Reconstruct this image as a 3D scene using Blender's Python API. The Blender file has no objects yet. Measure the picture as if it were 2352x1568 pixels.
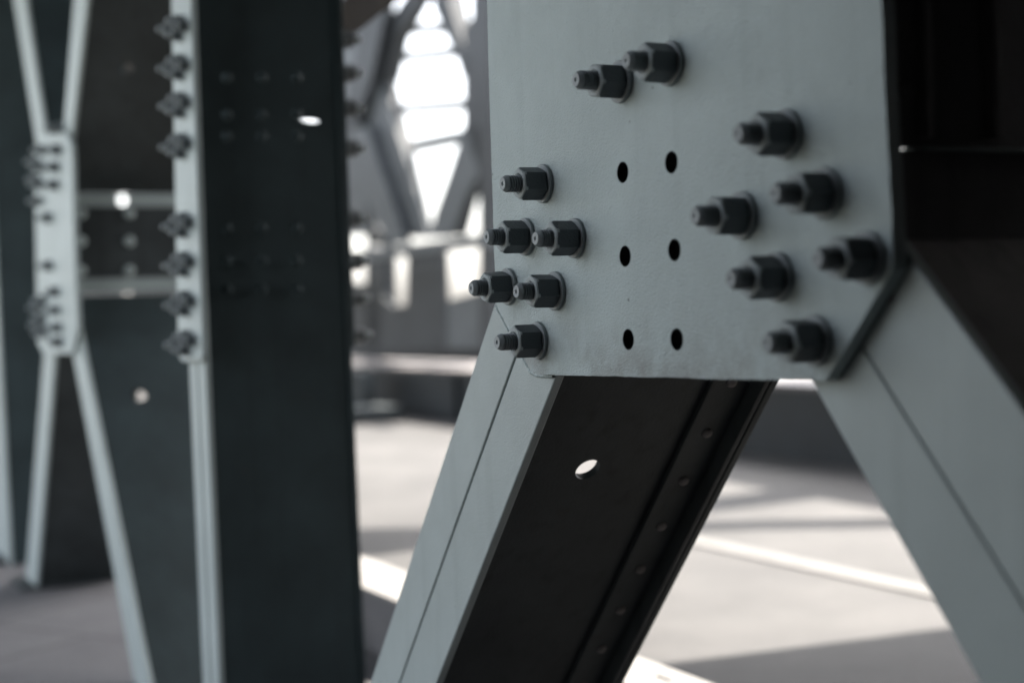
import bpy, bmesh, math, random
from mathutils import Vector, Matrix, noise
R = math.radians
random.seed(7)
scene = bpy.context.scene

# ------------------------------------------------------------------ camera, sky, sun, exposure
CAM_Z = 0.88
cam_data = bpy.data.cameras.new('camera'); cam = bpy.data.objects.new('camera', cam_data)
scene.collection.objects.link(cam); scene.camera = cam
cam_data.lens = 50; cam_data.sensor_width = 36; cam_data.clip_start = 0.05; cam_data.clip_end = 3000
cam.location = (0, 0, CAM_Z)
CAMROT = Matrix.Rotation(R(90 - 1.12), 3, 'X') @ Matrix.Rotation(R(-2.0), 3, 'Z')
cam.rotation_euler = CAMROT.to_euler()
cam_data.dof.use_dof = True
cam_data.dof.focus_distance = 1.62
cam_data.dof.aperture_fstop = 2.4

SUN_AZ = Vector((.79, .61, 0)).normalized(); SUN_EL = R(55)
SUN_DIR = (SUN_AZ * math.cos(SUN_EL) + Vector((0, 0, math.sin(SUN_EL)))).normalized()
world = bpy.data.worlds.new('World'); scene.world = world; world.use_nodes = True
wn = world.node_tree; bg = wn.nodes['Background']
sky = wn.nodes.new('ShaderNodeTexSky'); sky.sky_type = 'NISHITA'; sky.sun_disc = False
sky.sun_elevation = SUN_EL; sky.sun_rotation = math.atan2(SUN_DIR.x, SUN_DIR.y)
sky.air_density = 1.0; sky.dust_density = 4.0; sky.ozone_density = 0.6
hsv = wn.nodes.new('ShaderNodeHueSaturation'); hsv.inputs['Saturation'].default_value = .35
wn.links.new(sky.outputs[0], hsv.inputs['Color']); wn.links.new(hsv.outputs[0], bg.inputs[0]); bg.inputs[1].default_value = 0.15
sl = bpy.data.lights.new('sun', 'SUN'); sl.energy = 4.6; sl.angle = R(0.5); sl.color = (1, .93, .84)
sun = bpy.data.objects.new('sun', sl); scene.collection.objects.link(sun)
sun.rotation_euler = SUN_DIR.to_track_quat('Z', 'Y').to_euler(); sun.location = (6, 3, 8)
scene.view_settings.view_transform = 'Standard'; scene.view_settings.look = 'None'
scene.view_settings.exposure = 2.42; scene.view_settings.gamma = 1
scene.render.engine = 'CYCLES'
scene.cycles.use_denoising = True
scene.cycles.max_bounces = 8; scene.cycles.diffuse_bounces = 5

# ------------------------------------------------------------------ geometry of the bridge
# The truss stands in one vertical plane; U runs along it towards the camera, D points across the road.
U = Vector((math.sin(R(27.6)), -math.cos(R(27.6)), 0))
D = Vector((math.cos(R(27.6)), math.sin(R(27.6)), 0))
Z = Vector((0, 0, 1))
O = Vector((0.037, 1.63, 0))
F = 2352 * 50 / 36
def ray(x, y):
    return CAMROT @ Vector(((x - 1176) / F, -(y - 784) / F, -1))
def P(x, y, d=0.0):                                     # a measured point in the plane d metres behind the truss face
    r = ray(x, y); o = Vector((0, 0, CAM_Z))
    return o + r * ((O + D * d - o).dot(D) / r.dot(D))
def uz(p):
    q = p - O
    return (q.dot(U), q.z)
def W3(u, z, d=0.0):
    return O + U * u + D * d + Z * z

# ------------------------------------------------------------------ tagging
def tag(o, label=None, cat=None, group=None, kind=None):
    if label: o['label'] = label
    if cat: o['category'] = cat
    if group: o['group'] = group
    if kind: o['kind'] = kind
    return o
def empty(name, loc, label=None, cat=None, group=None):
    o = bpy.data.objects.new(name, None); scene.collection.objects.link(o)
    o.location = loc; o.empty_display_size = .1
    return tag(o, label, cat, group)
def wpos(o):
    v = o.location.copy()
    while o.parent: o = o.parent; v += o.location
    return v
def link(name, bm, mat, parent=None, bevel=0, seg=2, smooth=False, loc=None):
    """bm holds world coordinates; the mesh is moved to its own origin"""
    if loc is None:
        c = Vector((0, 0, 0))
        for v in bm.verts: c += v.co
        loc = c / max(1, len(bm.verts))
    for v in bm.verts: v.co -= loc
    bmesh.ops.recalc_face_normals(bm, faces=bm.faces)
    me = bpy.data.meshes.new(name); bm.to_mesh(me); bm.free()
    if smooth:
        for p in me.polygons: p.use_smooth = True
    me.materials.append(mat)
    o = bpy.data.objects.new(name, me); scene.collection.objects.link(o)
    if parent is not None:
        o.parent = parent; o.location = loc - wpos(parent)
    else:
        o.location = loc
    if bevel:
        b = o.modifiers.new('bevel', 'BEVEL'); b.width = bevel; b.segments = seg; b.limit_method = 'ANGLE'; b.angle_limit = R(35)
    return o

# ------------------------------------------------------------------ mesh builders
def slab(outer, holes, fr, t, bm=None):
    """outline (a,b) with holes in the frame fr=(origin,A,B,C), thickness t along C"""
    bm = bm or bmesh.new()
    o, A, B, C = fr
    edges = []; loops = []
    for lp in [outer] + list(holes):
        vs = [bm.verts.new(o + A * a + B * b) for a, b in lp]
        loops.append(vs)
        for i in range(len(vs)): edges.append(bm.edges.new((vs[i], vs[(i + 1) % len(vs)])))
    if holes:
        r = bmesh.ops.triangle_fill(bm, use_beauty=True, use_dissolve=False, edges=edges)
        faces = [g for g in r['geom'] if isinstance(g, bmesh.types.BMFace)]
        inner = [set(l) for l in loops[1:]]
        bad = [f for f in faces if any(all(v in s_ for v in f.verts) for s_ in inner)]
        faces = [f for f in faces if f not in bad]
        bmesh.ops.delete(bm, geom=bad, context='FACES_ONLY')
    else:
        faces = [bm.faces.new(loops[0])]
    mp = {}
    for vs in loops:
        for v in vs: mp[v] = bm.verts.new(v.co + C * t)
    for f in faces: bm.faces.new([mp[v] for v in reversed(f.verts)])
    for vs in loops:
        for i in range(len(vs)):
            a, b = vs[i], vs[(i + 1) % len(vs)]
            bm.faces.new((a, b, mp[b], mp[a]))
    return bm
def circle(c, r, n=32, ry=None):
    ry = ry or r
    return [(c[0] + r * math.cos(2 * math.pi * i / n), c[1] + ry * math.sin(2 * math.pi * i / n)) for i in range(n)]
def face_plate(pts, d0, t, holes=(), bm=None):          # pts measured at depth d0
    fr = (O + D * d0, U, Z, D)
    return slab([uz(P(x, y, d0)) for x, y in pts], holes, fr, t, bm)
def face_uz(pts, d0, t, holes=(), bm=None):
    return slab(pts, holes, (O + D * d0, U, Z, D), t, bm)
def box(c, ax, ay, az, bm=None):
    """box from centre c and three full-length edge vectors"""
    bm = bm or bmesh.new()
    v = [bm.verts.new(c + ax * i + ay * j + az * k) for i in (-.5, .5) for j in (-.5, .5) for k in (-.5, .5)]
    for f in ((0, 1, 3, 2), (4, 6, 7, 5), (0, 4, 5, 1), (2, 3, 7, 6), (0, 2, 6, 4), (1, 5, 7, 3)): bm.faces.new([v[i] for i in f])
    return bm
def beam(a, b, up, w, h, bm=None):                      # bar from a to b
    ax = b - a; n = ax.normalized(); s = n.cross(up).normalized(); q = s.cross(n)
    return box((a + b) / 2, ax, s * w, q * h, bm)
def tube(a, b, r, n=14, bm=None):
    bm = bm or bmesh.new()
    d = (b - a).normalized(); s = d.orthogonal().normalized(); q = d.cross(s)
    ra = [bm.verts.new(a + (s * math.cos(2 * math.pi * i / n) + q * math.sin(2 * math.pi * i / n)) * r) for i in range(n)]
    rb = [bm.verts.new(v.co + (b - a)) for v in ra]
    for i in range(n): bm.faces.new((ra[i], ra[(i + 1) % n], rb[(i + 1) % n], rb[i]))
    bm.faces.new(ra[::-1]); bm.faces.new(rb)
    return bm
def lathe(profile, n=32, bm=None):                      # profile [(r,z)] round local Z, closed at both ends
    bm = bm or bmesh.new(); rings = []
    for r, z in profile:
        if r < 1e-6: rings.append([bm.verts.new((0, 0, z))])
        else: rings.append([bm.verts.new((r * math.cos(2 * math.pi * i / n), r * math.sin(2 * math.pi * i / n), z)) for i in range(n)])
    for k in range(len(rings) - 1):
        a, b = rings[k], rings[k + 1]
        for i in range(n):
            j = (i + 1) % n
            if len(a) == 1: bm.faces.new((a[0], b[j], b[i]))
            elif len(b) == 1: bm.faces.new((a[i], a[j], b[0]))
            else: bm.faces.new((a[i], a[j], b[j], b[i]))
    return bm

# ------------------------------------------------------------------ materials
def mat_new(name):
    m = bpy.data.materials.new(name); m.use_nodes = True
    nt = m.node_tree; b = nt.nodes['Principled BSDF']
    return m, nt, b
def N(nt, t, **k):
    n = nt.nodes.new(t)
    for a, v in k.items():
        if a in n.inputs: n.inputs[a].default_value = v
        else: setattr(n, a, v)
    return n
def paint(name, col, rough=.5, bump=.25, fine=420, mott=.12, speck=.0, streak=0.0, rust=0.0, spec=.4, low=None):
    m, nt, b = mat_new(name); L = nt.links.new
    tc = N(nt, 'ShaderNodeTexCoord')
    mp = N(nt, 'ShaderNodeMapping'); L(tc.outputs['Object'], mp.inputs[0])
    n1 = N(nt, 'ShaderNodeTexNoise', Scale=5.0, Detail=6.0, Roughness=.6); L(mp.outputs[0], n1.inputs[0])
    r1 = N(nt, 'ShaderNodeMapRange'); L(n1.outputs[0], r1.inputs[0]); r1.inputs[1].default_value = .3; r1.inputs[2].default_value = .7
    r1.inputs[3].default_value = 1 - mott; r1.inputs[4].default_value = 1 + mott
    mx = N(nt, 'ShaderNodeMix', data_type='RGBA', blend_type='MULTIPLY'); mx.inputs[0].default_value = 1
    mx.inputs[6].default_value = (*col, 1); L(r1.outputs[0], mx.inputs[7])
    out = mx.outputs[2]
    def layer(fac, c):
        nonlocal out
        q = N(nt, 'ShaderNodeMix', data_type='RGBA'); L(fac, q.inputs[0]); L(out, q.inputs[6]); q.inputs[7].default_value = (*c, 1); out = q.outputs[2]
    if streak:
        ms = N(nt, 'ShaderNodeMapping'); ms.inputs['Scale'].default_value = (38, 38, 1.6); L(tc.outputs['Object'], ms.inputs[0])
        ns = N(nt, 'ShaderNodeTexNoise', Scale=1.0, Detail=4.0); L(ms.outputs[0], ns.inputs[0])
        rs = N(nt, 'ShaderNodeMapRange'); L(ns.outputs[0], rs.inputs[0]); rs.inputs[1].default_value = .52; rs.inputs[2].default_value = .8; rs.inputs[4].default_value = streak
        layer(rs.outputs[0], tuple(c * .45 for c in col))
    if speck:
        nv = N(nt, 'ShaderNodeTexVoronoi', Scale=26.0); L(mp.outputs[0], nv.inputs[0])
        rv = N(nt, 'ShaderNodeMapRange'); L(nv.outputs[0], rv.inputs[0]); rv.inputs[1].default_value = .05; rv.inputs[2].default_value = .035; rv.inputs[4].default_value = speck
        nm = N(nt, 'ShaderNodeTexNoise', Scale=9.0, Detail=1.0); L(mp.outputs[0], nm.inputs[0])
        rm = N(nt, 'ShaderNodeMapRange'); L(nm.outputs[0], rm.inputs[0]); rm.inputs[1].default_value = .52; rm.inputs[2].default_value = .6
        mm = N(nt, 'ShaderNodeMath', operation='MULTIPLY'); L(rv.outputs[0], mm.inputs[0]); L(rm.outputs[0], mm.inputs[1])
        layer(mm.outputs[0], (.05, .045, .042))
    if low is not None:                                  # grime creeping up from the lower edge, patchy
        sx = N(nt, 'ShaderNodeSeparateXYZ'); L(tc.outputs['Object'], sx.inputs[0])
        rz = N(nt, 'ShaderNodeMapRange'); L(sx.outputs[2], rz.inputs[0]); rz.inputs[1].default_value = low + .085; rz.inputs[2].default_value = low
        nl = N(nt, 'ShaderNodeTexNoise', Scale=16.0, Detail=7.0, Roughness=.65); L(mp.outputs[0], nl.inputs[0])
        rl = N(nt, 'ShaderNodeMapRange'); L(nl.outputs[0], rl.inputs[0]); rl.inputs[1].default_value = .42; rl.inputs[2].default_value = .66
        mm2 = N(nt, 'ShaderNodeMath', operation='MULTIPLY'); L(rz.outputs[0], mm2.inputs[0]); L(rl.outputs[0], mm2.inputs[1])
        m3 = N(nt, 'ShaderNodeMath', operation='MULTIPLY'); L(mm2.outputs[0], m3.inputs[0]); m3.inputs[1].default_value = .6
        layer(m3.outputs[0], (.17, .15, .135))
    if rust:
        nr = N(nt, 'ShaderNodeTexNoise', Scale=14.0, Detail=8.0, Roughness=.7); L(mp.outputs[0], nr.inputs[0])
        rr = N(nt, 'ShaderNodeMapRange'); L(nr.outputs[0], rr.inputs[0]); rr.inputs[1].default_value = .6; rr.inputs[2].default_value = .72; rr.inputs[4].default_value = rust
        layer(rr.outputs[0], (.11, .06, .04))
    L(out, b.inputs['Base Color'])
    b.inputs['Roughness'].default_value = rough; b.inputs['Specular IOR Level'].default_value = spec
    nb = N(nt, 'ShaderNodeTexNoise', Scale=float(fine), Detail=3.0, Roughness=.55); L(mp.outputs[0], nb.inputs[0])
    nc = N(nt, 'ShaderNodeTexNoise', Scale=float(fine) * .16, Detail=3.0); L(mp.outputs[0], nc.inputs[0])
    ad = N(nt, 'ShaderNodeMath', operation='MULTIPLY_ADD'); L(nc.outputs[0], ad.inputs[0]); ad.inputs[1].default_value = .55; L(nb.outputs[0], ad.inputs[2])
    bp = N(nt, 'ShaderNodeBump', Strength=bump, Distance=.0022); L(ad.outputs[0], bp.inputs['Height']); L(bp.outputs[0], b.inputs['Normal'])
    return m
M_plate = paint('grey_green_paint', (.425, .495, .495), .55, 1.0, 430, .07, .7, .08, .0)
M_light = paint('grey_paint', (.34, .39, .387), .5, .35, 500, .08, .6, .18, .0)
M_web = paint('web_shade_paint', (.044, .051, .053), .6, .3, 300, .3, .3, .6, .08, .22)  # web shade put into the colour; webs and flanges share one paint
M_webb = paint('blue_web_shade_paint', (.031, .045, .0485), .6, .3, 300, .25, .3, .3, .06, .2)  # same web shade in the colour, bluer tint
M_nut = paint('nut_paint', (.082, .096, .104), .5, .8, 520, .2, .0, 0, .0, .5)  # shade of the facets put into the nut colour
M_thread = paint('thread_paint', (.26, .29, .30), .5, .4, 620, .25, .0, 0, .0, .5)
M_worn = paint('lit_nut_end_paint', (.33, .37, .375), .5, .8, 520, .2)  # paler nut ends: light from the left put into the colour
M_washer = paint('washer_paint', (.27, .30, .305), .5, .5, 520, .15)
M_edge = paint('raw_edge_paint', (.12, .125, .125), .6, .8, 300, .3, 0, 0, .5)
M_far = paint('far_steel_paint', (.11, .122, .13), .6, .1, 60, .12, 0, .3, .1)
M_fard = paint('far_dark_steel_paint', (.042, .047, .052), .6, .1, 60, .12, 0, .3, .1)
M_rear = paint('shaded_web_paint', (.20, .186, .182), .6, .3, 300, .3, .3, .6, .08, .2)
M_flange = paint('girder_flange_paint', (.135, .125, .122), .6, .2, 80, .25, 0, 0, .1)  # one lower, even tone for the girder's top flange
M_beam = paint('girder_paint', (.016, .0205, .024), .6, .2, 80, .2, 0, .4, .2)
M_brown = paint('brown_steel_paint', (.02, .015, .012), .7, .2, 80, .2, 0, .4, .3)

def ground_mat(name, c1, c2, scale, bumpd=.002, joints=None):
    m, nt, b = mat_new(name); L = nt.links.new
    tc = N(nt, 'ShaderNodeTexCoord')
    n1 = N(nt, 'ShaderNodeTexNoise', Scale=scale, Detail=8.0, Roughness=.65); L(tc.outputs['Object'], n1.inputs[0])
    n2 = N(nt, 'ShaderNodeTexNoise', Scale=scale * 60, Detail=3.0); L(tc.outputs['Object'], n2.inputs[0])
    r = N(nt, 'ShaderNodeMapRange'); L(n1.outputs[0], r.inputs[0]); r.inputs[1].default_value = .32; r.inputs[2].default_value = .68
    mx = N(nt, 'ShaderNodeMix', data_type='RGBA'); L(r.outputs[0], mx.inputs[0]); mx.inputs[6].default_value = (*c1, 1); mx.inputs[7].default_value = (*c2, 1)
    r2 = N(nt, 'ShaderNodeMapRange'); L(n2.outputs[0], r2.inputs[0]); r2.inputs[1].default_value = .3; r2.inputs[2].default_value = .7; r2.inputs[3].default_value = .8; r2.inputs[4].default_value = 1.15
    m2 = N(nt, 'ShaderNodeMix', data_type='RGBA', blend_type='MULTIPLY'); m2.inputs[0].default_value = 1; L(mx.outputs[2], m2.inputs[6]); L(r2.outputs[0], m2.inputs[7])
    base = m2.outputs[2]
    if joints:
        mj = N(nt, 'ShaderNodeMapping'); mj.inputs['Rotation'].default_value = (0, 0, R(27.6 + 3)); L(tc.outputs['Object'], mj.inputs[0])
        br = N(nt, 'ShaderNodeTexBrick', Scale=1.0); L(mj.outputs[0], br.inputs[0]); br.inputs['Mortar Size'].default_value = .008
        br.inputs['Brick Width'].default_value = joints; br.inputs['Row Height'].default_value = joints * .6
        br.inputs['Color1'].default_value = (1, 1, 1, 1); br.inputs['Color2'].default_value = (.86, .86, .86, 1); br.inputs['Mortar'].default_value = (.4, .4, .4, 1)
        m3 = N(nt, 'ShaderNodeMix', data_type='RGBA', blend_type='MULTIPLY'); m3.inputs[0].default_value = 1; L(base, m3.inputs[6]); L(br.outputs[0], m3.inputs[7]); base = m3.outputs[2]
    L(base, b.inputs['Base Color']); b.inputs['Roughness'].default_value = .85
    bp = N(nt, 'ShaderNodeBump', Strength=.5, Distance=bumpd); L(n2.outputs[0], bp.inputs['Height']); L(bp.outputs[0], b.inputs['Normal'])
    return m
M_road = ground_mat('road_concrete', (.021, .0202, .0198), (.053, .0508, .0495), 1.6)
M_walk = ground_mat('walkway_concrete', (.085, .083, .087), (.14, .136, .139), 2.0, joints=.9)
M_ground = ground_mat('bank_ground', (.10, .105, .09), (.17, .165, .15), .05)
M_hill = ground_mat('hill_ground', (.06, .07, .065), (.10, .11, .10), .02)
M_kerb = ground_mat('kerb_white', (.14, .136, .13), (.20, .194, .188), 2.0)
M_line = ground_mat('line_paint', (.085, .083, .08), (.13, .127, .122), 4.0)
M_blocker = ground_mat('light_blocker', (.022, .022, .022), (.035, .035, .035), 1.0)  # near-black surface of the added light blockers

# ------------------------------------------------------------------ setting: ground, road, walkway, hills
def flat(name, u0, u1, d0, d1, z0, z1, mat, **k):
    c = O + U * ((u0 + u1) / 2) + D * ((d0 + d1) / 2) + Z * ((z0 + z1) / 2)
    return link(name, box(c, U * (u1 - u0), D * (d1 - d0), Z * (z1 - z0)), mat, **k)
tag(flat('ground', -1500, 600, -1000, 1000, -6.2, -6, M_ground), kind='structure')
tag(flat('walkway', -60, 12, -2.6, 0.648, -.33, -.035, M_walk), kind='structure')
tag(flat('road', -60, 12, 0.822, 8.0, -.34, -.004, M_road), kind='structure')
bmh = bmesh.new()
prev = None
for i in range(61):
    u = -700 + i * 22
    h = 1.6 + 1.5 * noise.fractal(Vector((i * .17, 3.1, 0)), 1, 2, 4)
    a = bmh.verts.new(W3(u, -6, 420)); b = bmh.verts.new(W3(u, h, 440)); c = bmh.verts.new(W3(u, -6, 520))
    if prev:
        bmh.faces.new((prev[0], a, b, prev[1])); bmh.faces.new((prev[1], b, c, prev[2]))
    prev = (a, b, c)
tag(link('hills', bmh, M_hill), kind='structure')
# low kerb plate beside the road: pale, with short slots
kb = bmesh.new()
kerb_holes = []
for k in range(9):
    u = -.95 + k * .13
    for dd in (.68, .77):
        kerb_holes.append([(u - .03, dd - .008), (u + .03, dd - .008), (u + .03, dd + .008), (u - .03, dd + .008)])
kb = slab([(-40, .64), (8, .64), (8, .825), (-40, .825)], kerb_holes, (O + Z * .13, U, D, Z), .012)
ko = link('kerb', kb, M_kerb); tag(ko, kind='structure')
tag(flat('road_edge', -40, 8, .65, .82, -.3, .126, M_walk), kind='structure')
def U_at(x, y):
    r = ray(x, y); q = Vector((0, 0, CAM_Z)) + r * (-CAM_Z / r.z) - O; return q.dot(U)
for ua, ub in ((U_at(1250, 1170), 1.5), (-14, -9)):
    tag(flat('road_marking', ua, ub, 2.235, 2.33, -.002, .003, M_line), kind='structure')

# slab and walls added out of view to block sky and bounce light
tag(flat('wall', 0.6, 2.29, .45, .6, 0, 3.29, M_blocker), kind='structure')  # added blocker, keeps road bounce off the webs
tag(flat('wall', -0.05, 2.3, -2.1, -1.9, 0, 3.29, M_blocker), kind='structure')  # added blocker, leaves light only from the far left
tag(flat('shade_slab', -40, 6, -2.3, 2.77, 3.3, 3.6, M_blocker), kind='structure')
tag(flat('wall', 2.3, 2.7, -2.1, 5.2, 0, 3.29, M_blocker), kind='structure')  # added blocker behind the camera, darkens faces turned that way

# ------------------------------------------------------------------ bolts
def bolt_proto():
    """axis along local +Z, base on the plate"""
    prof = [(0, -.02), (.0096, -.02), (.0096, .032)]
    z = .0325
    while z < .0455:
        prof += [(.0097, z), (.0078, z + .0009), (.0078, z + .0013), (.0097, z + .0021)]; z += .0031
    prof += [(.0094, z + .0006), (.0072, .0520), (.0068, .0525), (.0026, .0523), (.0018, .0510), (0, .0508)]
    sh = link('bolt', lathe(prof, 28), M_thread, loc=Vector((0, 0, 0)), smooth=False)
    wa = link('washer', lathe([(.0105, 0), (.0212, 0), (.0220, .0008), (.0220, .0040), (.0212, .0048), (.0105, .0048), (.0105, 0)], 40), M_washer, sh, loc=Vector((0, 0, 0)))
    # hex nut with turned chamfers at the outer end
    bm = bmesh.new(); n = 48; Rr = .0190; rings = []
    af = Rr * math.cos(math.pi / 6)
    def hexr(a):
        a = (a % (math.pi / 3)) - math.pi / 6
        return af / math.cos(a)
    def ring(z, cap):
        return [bm.verts.new((min(hexr(2 * math.pi * i / n), cap) * math.cos(2 * math.pi * i / n), min(hexr(2 * math.pi * i / n), cap) * math.sin(2 * math.pi * i / n), z)) for i in range(n)]
    for z, cap in ((.0048, .0172), (.0060, 1), (.0300, 1), (.0320, .0176), (.0334, .0158)):
        rings.append(ring(z, cap))
    rings.append([bm.verts.new((.0118 * math.cos(2 * math.pi * i / n), .0118 * math.sin(2 * math.pi * i / n), .0337)) for i in range(n)])
    rings.append([bm.verts.new((.0100 * math.cos(2 * math.pi * i / n), .0100 * math.sin(2 * math.pi * i / n), .0320)) for i in range(n)])
    rings.append([bm.verts.new((.0100 * math.cos(2 * math.pi * i / n), .0100 * math.sin(2 * math.pi * i / n), .0048)) for i in range(n)])
    rings.append(rings[0])
    for k in range(len(rings) - 1):
        for i in range(n):
            bm.faces.new((rings[k][i], rings[k][(i + 1) % n], rings[k + 1][(i + 1) % n], rings[k + 1][i]))
    nu = link('nut', bm, M_nut, sh, loc=Vector((0, 0, 0)))
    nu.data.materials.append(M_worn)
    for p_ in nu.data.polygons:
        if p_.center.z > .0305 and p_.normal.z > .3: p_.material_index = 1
    return sh
BOLT = None
def base_rot(out):
    z = out.normalized(); x = z.cross(Z).normalized(); y = z.cross(x)       # x horizontal, y up/down
    return Matrix((x, y, z)).transposed()
def put_bolt(parent, pos, out, spin=0.0, scale=1.0, tilt=0.0, label=None, long=1.0):
    global BOLT
    if BOLT is None:
        BOLT = bolt_proto(); b = BOLT
    else:
        b = BOLT.copy(); scene.collection.objects.link(b)
        for ch in BOLT.children:
            c = ch.copy(); scene.collection.objects.link(c); c.parent = b
            c.matrix_local = ch.matrix_local
        if 'label' in b: del b['label']
    b.parent = parent
    m = base_rot(out) @ Matrix.Rotation(tilt, 3, 'X')
    b.rotation_euler = m.to_euler(); b.location = pos - wpos(parent); b.scale = (scale, scale, scale * long)
    for c in b.children:
        if c.name.startswith('nut'): c.rotation_euler = (0, 0, spin)
        c.scale = (1, 1, 1 / long)
    if label: b['label'] = label
    return b

# ------------------------------------------------------------------ members
def line_at_z(p, q, z):
    t = (z - p.z) / (q.z - p.z); return p + (q - p) * t
def member(root, left, right, ztop, zbot, W=.33, seam=None, mat=M_light, wmat=M_web, d0=.015, tf=.012, hole=None, strip=True, far=True, rivets=0, slots=(), g=.0022, lip=.030):
    """channel-like built-up member: pale flange pair in the truss face, dark web running back by W, far flange.
    left/right: two measured points each, on the flange edges (px)"""
    l0, l1 = P(*left[0], d0), P(*left[1], d0); r0, r1 = P(*right[0], d0), P(*right[1], d0)
    lt, lb = line_at_z(l0, l1, ztop), line_at_z(l0, l1, zbot)
    rt, rb = line_at_z(r0, r1, ztop), line_at_z(r0, r1, zbot)
    if seam is not None:
        st, sb = lt.lerp(rt, seam), lb.lerp(rb, seam); ud = (uz(rt)[0] - uz(lt)[0]); gg = U * g
        link('flange', face_uz([uz(lt), uz(st - gg), uz(sb - gg), uz(lb)], d0, tf), mat, root, bevel=.002)
        link('flange', face_uz([uz(st + gg), uz(rt), uz(rb), uz(sb + gg)], d0, tf), mat, root, bevel=.002)
        # backing strip deep in the seam
        link('backing_plate', face_uz([uz(st - gg * 8), uz(st + gg * 8), uz(sb + gg * 8), uz(sb - gg * 8)], d0 + tf + .001, .006), wmat, root)
    else:
        link('flange', face_uz([uz(lt), uz(rt), uz(rb), uz(lb)], d0, tf), mat, root, bevel=.002)
    # web
    B = (rt - rb); Ln = B.length; B.normalize(); C = D.cross(B).normalized()
    if C.dot(U) > 0: C = -C
    inset = .004
    o = rb + C * inset + D * (tf + .0005)
    hs = []
    if hole:
        hx, hy, hr = hole                                # pixel on the web, radius in metres
        r = ray(hx, hy); cc = Vector((0, 0, CAM_Z)); t = (o - cc).dot(C) / r.dot(C); q = cc + r * t - o
        hs.append(circle((q.dot(D), q.dot(B)), hr, 28))
    for sx, sy, w_, h_ in slots:
        r = ray(sx, sy); cc = Vector((0, 0, CAM_Z)); t = (o - cc).dot(C) / r.dot(C); q = cc + r * t - o
        hs.append(circle((q.dot(D), q.dot(B)), w_, 20, h_))
    bmw = slab([(0, 0), (W - tf, 0), (W - tf, Ln), (0, Ln)], hs, (o, D, B, C), .010)
    link('web', bmw, wmat, root)
    if strip:
        a0, a1 = W * .66, W * .84
        # angle cleat riveted along the web
        link('web_angle', slab([(a0, .01), (a1, .01), (a1, Ln - .01), (a0, Ln - .01)], [], (o - C * .0005, D, B, -C), .008), wmat, root, bevel=.0015)
        link('web_angle', slab([(a1 + .001, .01), (a1 + .009, .01), (a1 + .009, Ln - .01), (a1 + .001, Ln - .01)], [], (o - C * .0005, D, B, -C), lip), wmat, root, bevel=.0015)
        if rivets:
            n = int(Ln / rivets)
            for k in range(n):
                c = o - C * .0085 + D * ((a0 + a1) / 2) + B * (.05 + k * rivets)
                if c.z > 1.05 and len(right) == 2 and k > n: continue
                bm = lathe([(0, 0), (.0075, 0), (.007, .0026), (.0045, .005), (0, .006)], 14)
                m = base_rot(-C).to_4x4()
                for v in bm.verts: v.co = m @ v.co + c
                link('rivet', bm, M_rear, root, smooth=True)
    if far:
        w3 = (rt - lt)
        link('rear_flange', face_uz([uz(lt + w3 * .45), uz(rt + w3 * .0), uz(rb), uz(lb + w3 * .45)], d0 + W, tf), wmat, root, bevel=.002)

ZT = 2.74
# ================================================================== foreground node
gp = empty('gusset_plate', W3(.2, .5), 'large pale grey-green bolted gusset plate filling the centre of the view', 'steel plate')
outer = [(1102, -560), (1118, 0), (1138.5, 700), (1172, 765), (1214, 842), (1219, 851), (1226, 857.5), (1236, 860), (1892, 875), (1898, 871), (2050, 622), (2052, 600), (2024, 0), (1998, -560)]
op = [uz(P(x, y, 0)) for x, y in outer]
# slightly wavy flame-cut edges
res = []
for i in range(len(op)):
    a, b = Vector(op[i]), Vector(op[(i + 1) % len(op)]); L_ = (b - a).length; n = max(1, int(L_ / .006)); nn = Vector((-(b - a).y, (b - a).x)).normalized()
    for k in range(n):
        p = a + (b - a) * (k / n)
        w = noise.noise(Vector((p.x * 90, p.y * 90, 1))) * .0006 + noise.noise(Vector((p.x * 14, p.y * 14, 4))) * .0009
        if 0 < k < n or L_ < .03: p = p + nn * w
        res.append((p.x, p.y))
holes_px = [(1430, 396), (1542, 373), (1435.6, 588.5), (1549, 574), (1443, 779.3), (1554.4, 779.3)]
hh = [circle(uz(P(x, y, 0)), 0.0109, 28) for x, y in holes_px]
pl = link('plate', face_uz(res, 0, .014, hh), M_plate, gp)
M_bore = paint('black_bore', (.02, .02, .02), .6, .3, 300, .2)  # near-black colour for the hole walls
pl.data.materials.append(M_bore)
M_plate_low = paint('grimy_grey_green_paint', (.425, .495, .495), .55, 1.0, 430, .09, .8, .12, .0, low=min(v.co.z for v in pl.data.vertices))
pl.data.materials[0] = M_plate_low
hc = [P(x, y, 0) for x, y in holes_px]
for p_ in pl.data.polygons:
    if abs(p_.normal.dot(D)) < .5:
        w_ = p_.center + pl.location + gp.location
        if min(((w_ - h_) - D * (w_ - h_).dot(D)).length for h_ in hc) < .014: p_.material_index = 1
b = pl.modifiers.new('bevel', 'BEVEL'); b.width = .0011; b.segments = 2; b.limit_method = 'ANGLE'; b.angle_limit = R(50)
bolts_px = [(1250, 422), (1209.5, 544), (1323, 547), (1170, 658), (1278, 668), (1238.3, 782), (1428, 188.5), (1541.7, 147),
            (1806, 309), (1895.4, 444), (1706.4, 495.3), (1787.4, 635.7), (1992.6, 592.5), (1873.8, 781.5)]
for i, (x, y) in enumerate(bolts_px):
    put_bolt(gp, P(x, y, 0), -D, R(-15 + random.uniform(-22, 22)), 1.0, R(random.uniform(-1, 1)), None, random.uniform(.97, 1.05))
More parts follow.
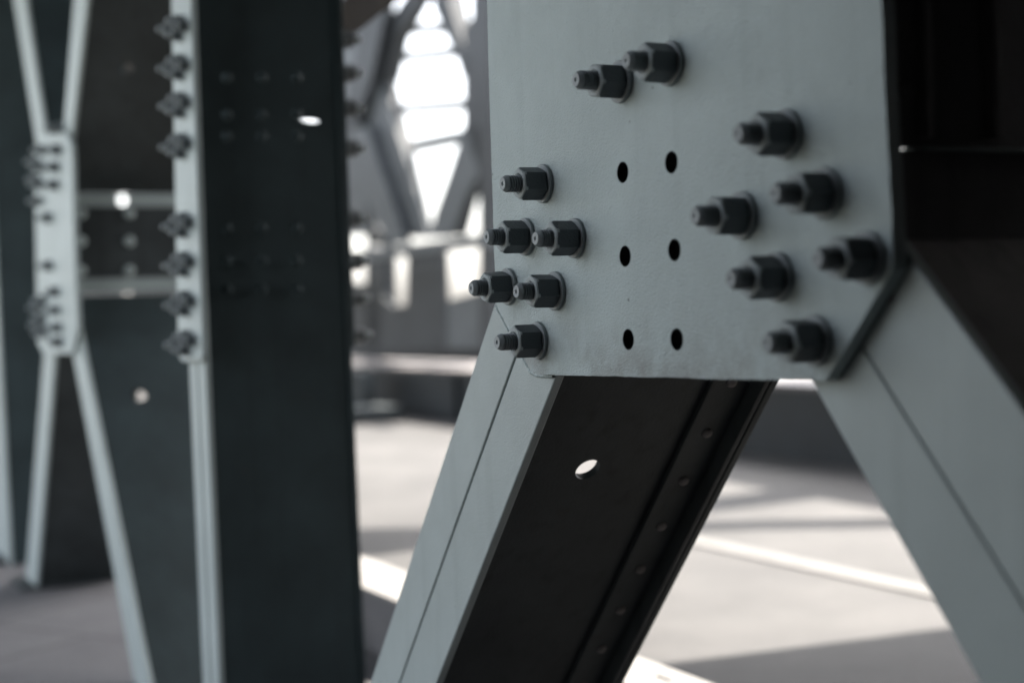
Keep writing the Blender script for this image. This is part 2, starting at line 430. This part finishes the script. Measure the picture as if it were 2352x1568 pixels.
# weld bead where the plate's lower left edge sits on the leg
def bead(pts, r, parent, mat, d):
    bm = bmesh.new(); prev = None; path = []
    ps_ = [P(x, y, d) for x, y in pts]
    for a, b in zip(ps_, ps_[1:]):
        n = max(2, int((b - a).length / .0016))
        path += [a.lerp(b, k / n) for k in range(n)]
    path.append(ps_[-1])
    for i, p in enumerate(path):
        t = (path[min(i + 1, len(path) - 1)] - path[max(i - 1, 0)]).normalized(); s_ = t.cross(D).normalized()
        rr = r * (1 + .22 * math.sin(i * 1.9) + .35 * noise.noise(p * 160))
        ring = [bm.verts.new(p + (s_ * math.cos(a) + D * math.sin(a)) * rr) for a in [2 * math.pi * k / 10 for k in range(10)]]
        if prev:
            for k in range(10): bm.faces.new((prev[k], prev[(k + 1) % 10], ring[(k + 1) % 10], ring[k]))
        prev = ring
    return link('weld_bead', bm, mat, parent, smooth=True)
bead([(1139, 702), (1172, 766), (1213, 843), (1219, 853), (1236, 862), (1272, 863)], .0024, gp, M_plate_low, .0136)
# dark plate added behind the holes to keep them dark
bp = empty('backing_plate', W3(.2, .4, .02), 'dark plate added close behind the holes of the large gusset plate', 'steel plate')
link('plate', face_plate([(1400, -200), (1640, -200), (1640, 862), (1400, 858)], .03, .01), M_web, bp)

# left-hand leg (leans down to the left)
lg = empty('diagonal_brace', P(1000, 1568, .015), 'dark-sided leg leaning down-left below the big plate, round hole in web', 'steel brace', 'bracing legs of the near truss')
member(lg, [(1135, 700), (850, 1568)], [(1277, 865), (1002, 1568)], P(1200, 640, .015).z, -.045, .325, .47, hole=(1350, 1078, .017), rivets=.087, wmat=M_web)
# right-hand leg
rg = empty('diagonal_brace', P(2250, 1568, .015), 'blurred pale leg running down to the right from the chamfered plate corner', 'steel brace', 'bracing legs of the near truss')
member(rg, [(1868, 885), (2250, 1568)], [(2080, 575), (2352, 945)], P(1960, 480, .015).z, -.045, .33, .42, d0=.016, strip=False, wmat=M_rear, g=.0009)
# post web at the node, right of the plate
nw = empty('node_post', P(2060, 300, .03), 'black riveted post web at the upper right behind the plate edge', 'steel post')
pt, pb = P(1998, -560, .016), P(2050, 620, .016)
zslot = P(2060, 342, .016).z
def vweb(root, px_, d0, d1, z0, z1, th=.01, mat=M_rear, name='web'):
    p = P(*px_, d0); u = uz(p)[0]
    return link(name, box(W3(u - th / 2, (z0 + z1) / 2, (d0 + d1) / 2), U * th, D * (d1 - d0), Z * (z1 - z0)), mat, root, bevel=.001)
vweb(nw, (2044, 342), .016, .40, zslot + .0025, ZT)
vweb(nw, (2044, 342), .016, .40, P(2050, 640, .016).z - .02, zslot + .001)
u0 = uz(P(2044, 342, .016))[0]
link('ledge', box(W3(u0 - .03, zslot + .002, .2), U * .07, D * .30, Z * .004), M_light, nw, bevel=.001)
for dd in (.05, .125):
    link('stiffener', box(W3(u0 + .006, (zslot + ZT) / 2, dd), U * .012, D * .008, Z * (ZT - zslot - .02)), M_rear, nw, bevel=.001)
for zz in (.05, .14, .24, .33):
    bm = lathe([(0, 0), (.009, 0), (.0085, .003), (.0055, .006), (0, .0072)], 14); m = base_rot(U).to_4x4(); c = W3(u0 + .0003, zslot + zz, .034)
    for v in bm.verts: v.co = m @ v.co + c
    link('rivet', bm, M_rear, nw, smooth=True)

# ================================================================== column in the middle distance
def ngon_edge_z(px_top, px_bot, z): return line_at_z(P(*px_top), P(*px_bot), z)
c2 = empty('steel_column', P(450, 1568, .015), 'tall dark column left of the big plate with a slim pale flange and rows of bolts', 'steel column', 'upright columns of the near truss')
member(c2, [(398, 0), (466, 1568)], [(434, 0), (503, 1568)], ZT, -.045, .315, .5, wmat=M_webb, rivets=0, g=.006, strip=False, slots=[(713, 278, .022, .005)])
for yy in (180, 265, 315, 525, 600, 665):                # faint rivets on the broad web
    for xx in (520, 600, 680):
        q0 = P(466, yy, .016); r = ray(xx, yy); cc = Vector((0, 0, CAM_Z)); t = (q0 - cc).dot(U) / r.dot(U); q = cc + r * t + U * .004
        bm = lathe([(0, 0), (.012, 0), (.011, .005), (.007, .009), (0, .011)], 12); m = base_rot(U).to_4x4()
        for v in bm.verts: v.co = m @ v.co + q
        link('rivet', bm, M_webb, c2, smooth=True)
g2 = empty('gusset_plate', P(420, 400), 'narrow pale gusset plate seen edge-on with bolt clusters on the middle column', 'steel plate')
link('plate', face_plate([(386, -300), (433, -300), (438, 0), (466, 812), (462, 828), (418, 830), (409, 815), (393, 0)], 0, .013), M_light, g2, bevel=.0015)
for yy in (62, 152, 238, 332, 513, 603, 693, 783):
    dx = (yy - 62) * .024
    for bx, by in ((398, 14), (420, -6), (432, 4), (418, 26)):
        put_bolt(g2, P(bx + dx, yy + by - 6, 0), -D, random.uniform(-.5, .5), .68)
g3 = empty('gusset_plate', P(800, 400, .40), 'rear gusset plate of the middle column with bolts pointing at the road', 'steel plate')
p_r = uz(P(466, 812))
zb = uz(P(466, 812))[1]
uc = uz(P(440, 100, .015))[0]
link('plate', face_uz([(uc - .14, zb), (uc - .002, zb), (uc - .002, 2.6), (uc - .14, 2.6)], .34, .013), M_webb, g3, bevel=.0015)
for yy in (75, 157, 240, 335, 500, 600, 685, 770):
    zz = P(800, yy, .35).z
    for uu in (-.035, -.10):
        put_bolt(g3, W3(uc + uu, zz, .3535), D, random.uniform(-.5, .5), 1.0)

# ================================================================== X node
x1 = empty('diagonal_brace', P(60, 0, .015), 'slim pale leg rising to the left from the far bolted node', 'steel brace', 'bracing legs of the near truss')
member(x1, [(31, 0), (84, 335)], [(58, 0), (103, 310)], ZT, P(90, 360).z, .28, None, wmat=M_webb, strip=False)
x2 = empty('diagonal_brace', P(185, 0, .015), 'slim pale leg rising to the right from the far bolted node', 'steel brace', 'bracing legs of the near truss')
member(x2, [(169, 0), (143, 330)], [(199, 0), (162, 335)], ZT, P(150, 438).z, .36, None, wmat=M_web, strip=False, hole=(290, 160, .02))
x3 = empty('diagonal_brace', P(75, 1340, .015), 'slim pale leg standing down to the left on the walkway slabs', 'steel brace', 'bracing legs of the near truss')
member(x3, [(100, 812), (58, 1345)], [(125, 812), (82, 1350)], P(110, 780).z, -.045, .27, None, wmat=M_web, strip=False)
x4 = empty('diagonal_brace', P(320, 1568, .015), 'slim pale leg leg down to the right below the far node, hole in web', 'steel brace', 'bracing legs of the near truss')
member(x4, [(161, 780), (309, 1568)], [(182, 765), (342, 1568)], P(150, 680).z, -.045, .36, None, wmat=M_webb, strip=False, far=False, hole=(320, 906, .021))
g4 = empty('gusset_plate', P(125, 560), 'pale gusset plate of the far crossed legs, studded with dark bolts', 'steel plate')
link('plate', face_plate([(78, 345), (104, 308), (150, 303), (164, 335), (170, 560), (178, 755), (166, 812), (100, 814), (86, 785)], 0, .013), M_light, g4, bevel=.0015)
for x, y in [(134, 296), (140, 345), (135, 384), (133, 425), (105, 345), (100, 385), (98, 425), (96, 462), (118, 500), (90, 372), (92, 412), (120, 610),
             (134, 670), (136, 712), (140, 752), (142, 785), (106, 690), (104, 730), (108, 765), (96, 706), (98, 748)]:
    put_bolt(g4, P(x, y, 0), -D, random.uniform(-.5, .5), .85)
dp = empty('web_plate', P(175, 560, .1), 'small black web plate with six bolt holes between two pale slots', 'steel plate')
uX = uz(P(168, 560, .015))[0]
zA, zB = P(170, 472, .015).z, P(170, 640, .015).z
hs = []
for hx in (186, 297):
    for hy in (490, 554, 622):
        r = ray(hx, hy); cc = Vector((0, 0, CAM_Z)); q0 = W3(uX, 0); t = (q0 - cc).dot(U) / r.dot(U); q = cc + r * t - O
        hs.append((q.dot(D), q.z))
link('plate', slab([(.016, zB), (.42, zB), (.42, zA), (.016, zA)], [], (O + U * uX, D, Z, -U), .012), M_web, dp, bevel=.001)
for dd, zz in hs:
    bm = lathe([(0, 0), (.017, 0), (.016, .006), (.011, .010), (0, .012)], 14); m = base_rot(U).to_4x4(); c = W3(uX + .0003, zz, dd)
    for v in bm.verts: v.co = m @ v.co + c
    link('rivet', bm, M_light, dp, smooth=True)
def on_plane(x, y, u_):
    r = ray(x, y); cc = Vector((0, 0, CAM_Z)); q0 = W3(u_, 0); return cc + r * ((q0 - cc).dot(U) / r.dot(U)) - O
hq = on_plane(281, 455, uX)
zt_ = P(168, 441, .015).z
link('flange', slab([(.016, zA + .001), (.42, zA + .001), (.42, zt_), (.016, zt_)], [circle((hq.dot(D), (zA + zt_) / 2), .019, 18)], (O + U * uX, D, Z, -U), .012), M_light, dp, bevel=.001)  # pale bar fills the upper slot, colour stands for light seen through
zb_ = P(168, 672, .015).z
link('flange', slab([(.016, zb_), (.42, zb_), (.42, zB - .001), (.016, zB - .001)], [], (O + U * uX, D, Z, -U), .012), M_light, dp, bevel=.001)  # lower slot filled likewise, its light put into the bar's colour
# column beyond
c4 = empty('steel_column', P(0, 1290, .015), 'dark column at the far left picture edge behind the crossed legs', 'steel column', 'upright columns of the near truss')
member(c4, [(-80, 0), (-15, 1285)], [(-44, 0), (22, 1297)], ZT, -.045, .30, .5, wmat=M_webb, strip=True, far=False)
# rows of foot plates
for nm, (x, y), lb in (('base_plate', (70, 1350), 'steel foot plate under the slim left-leaning leg on the walkway'), ('base_plate', (8, 1297), 'steel foot plate under the column at the far left edge')):
    p = P(x, y, .015)
    o = link(nm, box(Vector((p.x, p.y, -.027)) + D * .16, U * .24, D * .42, Z * .014), M_web, bevel=.002); tag(o, lb, 'foot plate', 'foot plates on the walkway')
# brown overhead brace behind the column
hb = empty('diagonal_brace', P(850, 10, .5), 'dark brown brace end high up beside the middle column', 'steel brace', 'bracing legs of the near truss')
a_, b_ = P(760, 75, .6), P(900, -40, .6)
dr = (b_ - a_).normalized()
link('flange', beam(a_, b_ + dr * .35, D, .10, .012), M_brown, hb, bevel=.002)
link('web', beam(a_ + Z * .03 + D*.02, b_ + dr * .35 + Z * .03 + D*.02, D, .05, .05), M_brown, hb)

# ================================================================== low girder along the road
lgd = empty('edge_girder', W3(-8, 0, 4.25), 'low dark blue-grey girder with sunlit top flange across the road', 'girder')
gt = P(1840, 886, 4.23).z; 
print('girder top z', gt, 'bottom z', P(1840, 1067, 4.23).z)
c = W3(-20, 0, 4.25)
link('web', box(W3(-22, gt / 2, 4.27), U * 66, D * .02, Z * (gt - .02)), M_beam, lgd)
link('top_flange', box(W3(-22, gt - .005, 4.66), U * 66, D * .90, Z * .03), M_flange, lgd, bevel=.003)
for k in range(14):
    link('stiffener', box(W3(-38 + k * 3.2, gt / 2 - .012, 4.235), U * .014, D * .045, Z * (gt - .03)), M_beam, lgd)

# ================================================================== far truss
FD = 4.9
def far_member(label, pts, mat, t=.14, grp='legs and posts of the far truss', name='far_brace', cat='steel brace', d=FD, wmat=None):
    pw = [uz(P(x, y, d)) for x, y in pts]
    cx = sum(p[0] for p in pw) / len(pw); cz = sum(p[1] for p in pw) / len(pw)
    e = empty(name, W3(cx, cz, d), label, cat, grp)
    link('flange', face_uz(pw, d, .02), mat, e)
    sh = [(cx + (a - cx), b) for a, b in pw]
    # web: narrower core behind the flange
    ins = [((a - cx) * .7 + cx, (b - cz) * .985 + cz) for a, b in pw]
    link('web', face_uz(ins, d + .0205, t), wmat or M_fard, e)
    return e
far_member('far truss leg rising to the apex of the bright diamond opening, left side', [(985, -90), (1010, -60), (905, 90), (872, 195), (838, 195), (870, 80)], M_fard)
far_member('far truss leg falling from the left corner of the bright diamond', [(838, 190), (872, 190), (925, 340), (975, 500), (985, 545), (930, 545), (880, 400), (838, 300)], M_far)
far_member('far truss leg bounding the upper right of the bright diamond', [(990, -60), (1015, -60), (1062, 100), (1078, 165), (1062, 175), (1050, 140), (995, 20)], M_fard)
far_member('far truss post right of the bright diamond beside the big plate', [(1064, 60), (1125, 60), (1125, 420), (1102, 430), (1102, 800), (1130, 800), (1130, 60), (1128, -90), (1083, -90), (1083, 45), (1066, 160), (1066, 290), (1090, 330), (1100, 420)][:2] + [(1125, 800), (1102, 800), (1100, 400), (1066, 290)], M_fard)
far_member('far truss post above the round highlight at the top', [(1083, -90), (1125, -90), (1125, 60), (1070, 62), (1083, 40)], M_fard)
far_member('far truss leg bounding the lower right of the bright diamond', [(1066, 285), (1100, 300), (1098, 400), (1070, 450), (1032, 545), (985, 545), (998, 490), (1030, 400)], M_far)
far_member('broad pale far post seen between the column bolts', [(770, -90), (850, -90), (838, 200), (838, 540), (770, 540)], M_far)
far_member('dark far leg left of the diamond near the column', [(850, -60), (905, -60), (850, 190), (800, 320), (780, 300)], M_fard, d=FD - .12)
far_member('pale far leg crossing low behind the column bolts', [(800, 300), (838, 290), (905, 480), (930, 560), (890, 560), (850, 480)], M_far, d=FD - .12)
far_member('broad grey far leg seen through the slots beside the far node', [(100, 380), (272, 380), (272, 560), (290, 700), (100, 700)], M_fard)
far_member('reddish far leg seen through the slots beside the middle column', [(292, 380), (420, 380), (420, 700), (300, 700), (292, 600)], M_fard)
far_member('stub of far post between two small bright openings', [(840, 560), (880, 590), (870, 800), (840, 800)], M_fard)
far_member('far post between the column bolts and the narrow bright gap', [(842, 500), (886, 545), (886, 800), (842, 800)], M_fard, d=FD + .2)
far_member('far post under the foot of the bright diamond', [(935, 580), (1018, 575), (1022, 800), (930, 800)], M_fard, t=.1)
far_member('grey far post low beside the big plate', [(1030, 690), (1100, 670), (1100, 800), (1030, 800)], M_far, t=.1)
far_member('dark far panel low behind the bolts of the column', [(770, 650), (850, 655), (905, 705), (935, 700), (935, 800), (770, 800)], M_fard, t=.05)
# horizontal rails of the far side
def rail(label, a, b, d, r, mat=M_far, sq=False, name='rail', grp='rails of the far side'):
    p, q = P(*a, d), P(*b, d); p = p + (p - q).normalized() * 1.5; 
    bm = tube(p, q, r) if not sq else beam(p, q, D, r * 2, r * 2)
    o = link(name, bm, mat, smooth=False); tag(o, label, 'rail', grp)
rail('thin rail crossing the top of the bright diamond', (760, 76), (1130, 61), 5.4, .055, M_fard)
rail('thin rail under the first pane of the bright diamond', (760, 152), (1130, 110), 5.4, .055, M_fard)
rail('thin rail below the largest pane of the bright diamond', (760, 262), (1130, 236), 5.4, .055, M_fard)
rail('broad slanting rail across the lower bright diamond', (760, 375), (1130, 300), 5.4, .07, M_far)
rail('grey horizontal rail at the foot of the bright diamond', (760, 598), (1130, 550), 4.7, .05, M_far, True)
rail('pale low rail above the blue-grey girder', (760, 752), (1180, 760), 5.9, .045, M_far, True)
rail('dark low rail just above the sunlit girder flange', (760, 795), (1180, 805), 5.7, .075, M_fard, True)
tag(link('far_parapet', face_uz([(-40, -.3), (8, -.3), (8, .78), (-40, .78)], 6.4, .2), M_fard), 'dark grey parapet wall beyond the far truss', 'parapet')

# post stub and foot in front of the girder
ps = empty('girder_post', P(818, 950, 3.9), 'short black post with foot at the left end of the visible girder', 'steel post')
link('post', face_plate([(790, 850), (832, 855), (834, 945), (790, 945)], 3.9, .12), M_web, ps, bevel=.003)
link('foot', box(W3(uz(P(822, 960, 3.7))[0], .06, 3.72), U * .5, D * .6, Z * .12), M_web, ps, bevel=.003)

# ================================================================== unseen overhead struts added to throw the road shadows
def G(x, y, z=0.0):
    r = ray(x, y); return Vector((0, 0, CAM_Z)) + r * ((z - CAM_Z) / r.z)
def over(name, label, a, b, h, w, t=.1, ext=(0.0, 0.0), zz=0.0):
    k = h / SUN_DIR.z
    p, q = G(*a, zz) + SUN_DIR * k, G(*b, zz) + SUN_DIR * k
    n = (q - p).normalized(); p -= n * ext[0]; q += n * ext[1]
    e = empty(name, (p + q) / 2, label, 'steel strut', 'unseen struts added to cast shadows')
    link('flange', beam(p, q, Z, w, .02), M_fard, e); link('web', beam(p - Z * (t / 2 + .011), q - Z * (t / 2 + .011), Z, .02, t), M_fard, e)
over('shadow_strut', 'unseen strut added to cast a thin shadow on the road', (1600, 1206), (2100, 1196), 4.2, .24, ext=(4, 2))
over('shadow_strut', 'unseen strut added to shade the far lane', (1600, 1160), (1960, 1115), 4.6, .4, ext=(4, 2))
over('shadow_strut', 'unseen strut added to shade the road beside the middle column', (700, 1238), (1000, 1232), 4.4, .28, ext=(1.5, .3))
over('shadow_strut', 'unseen strut added to shade the girder behind the big plate corner', (1740, 880), (1960, 892), 3.6, .9, ext=(.1, 1.2), zz=.43)
# unseen slab added so its shadow edge falls across the near road
ka = 3.3 / SUN_DIR.z
ga, gb = G(1470, 1525), G(2150, 1440); e_ = (gb - ga).normalized(); nrm = Vector((e_.y, -e_.x, 0))
pa, pb = ga + SUN_DIR * ka, gb + e_ * 3.2 + SUN_DIR * ka
bm = bmesh.new(); q = [bm.verts.new(v + Z * h) for h in (.02, .32) for v in (pa, pb, pb + nrm * 5, pa + U * 5)]
for f in ((0, 1, 2, 3), (7, 6, 5, 4), (0, 4, 5, 1), (1, 5, 6, 2), (2, 6, 7, 3), (3, 7, 4, 0)): bm.faces.new([q[i] for i in f])
tag(link('shade_slab', bm, M_blocker), kind='structure')
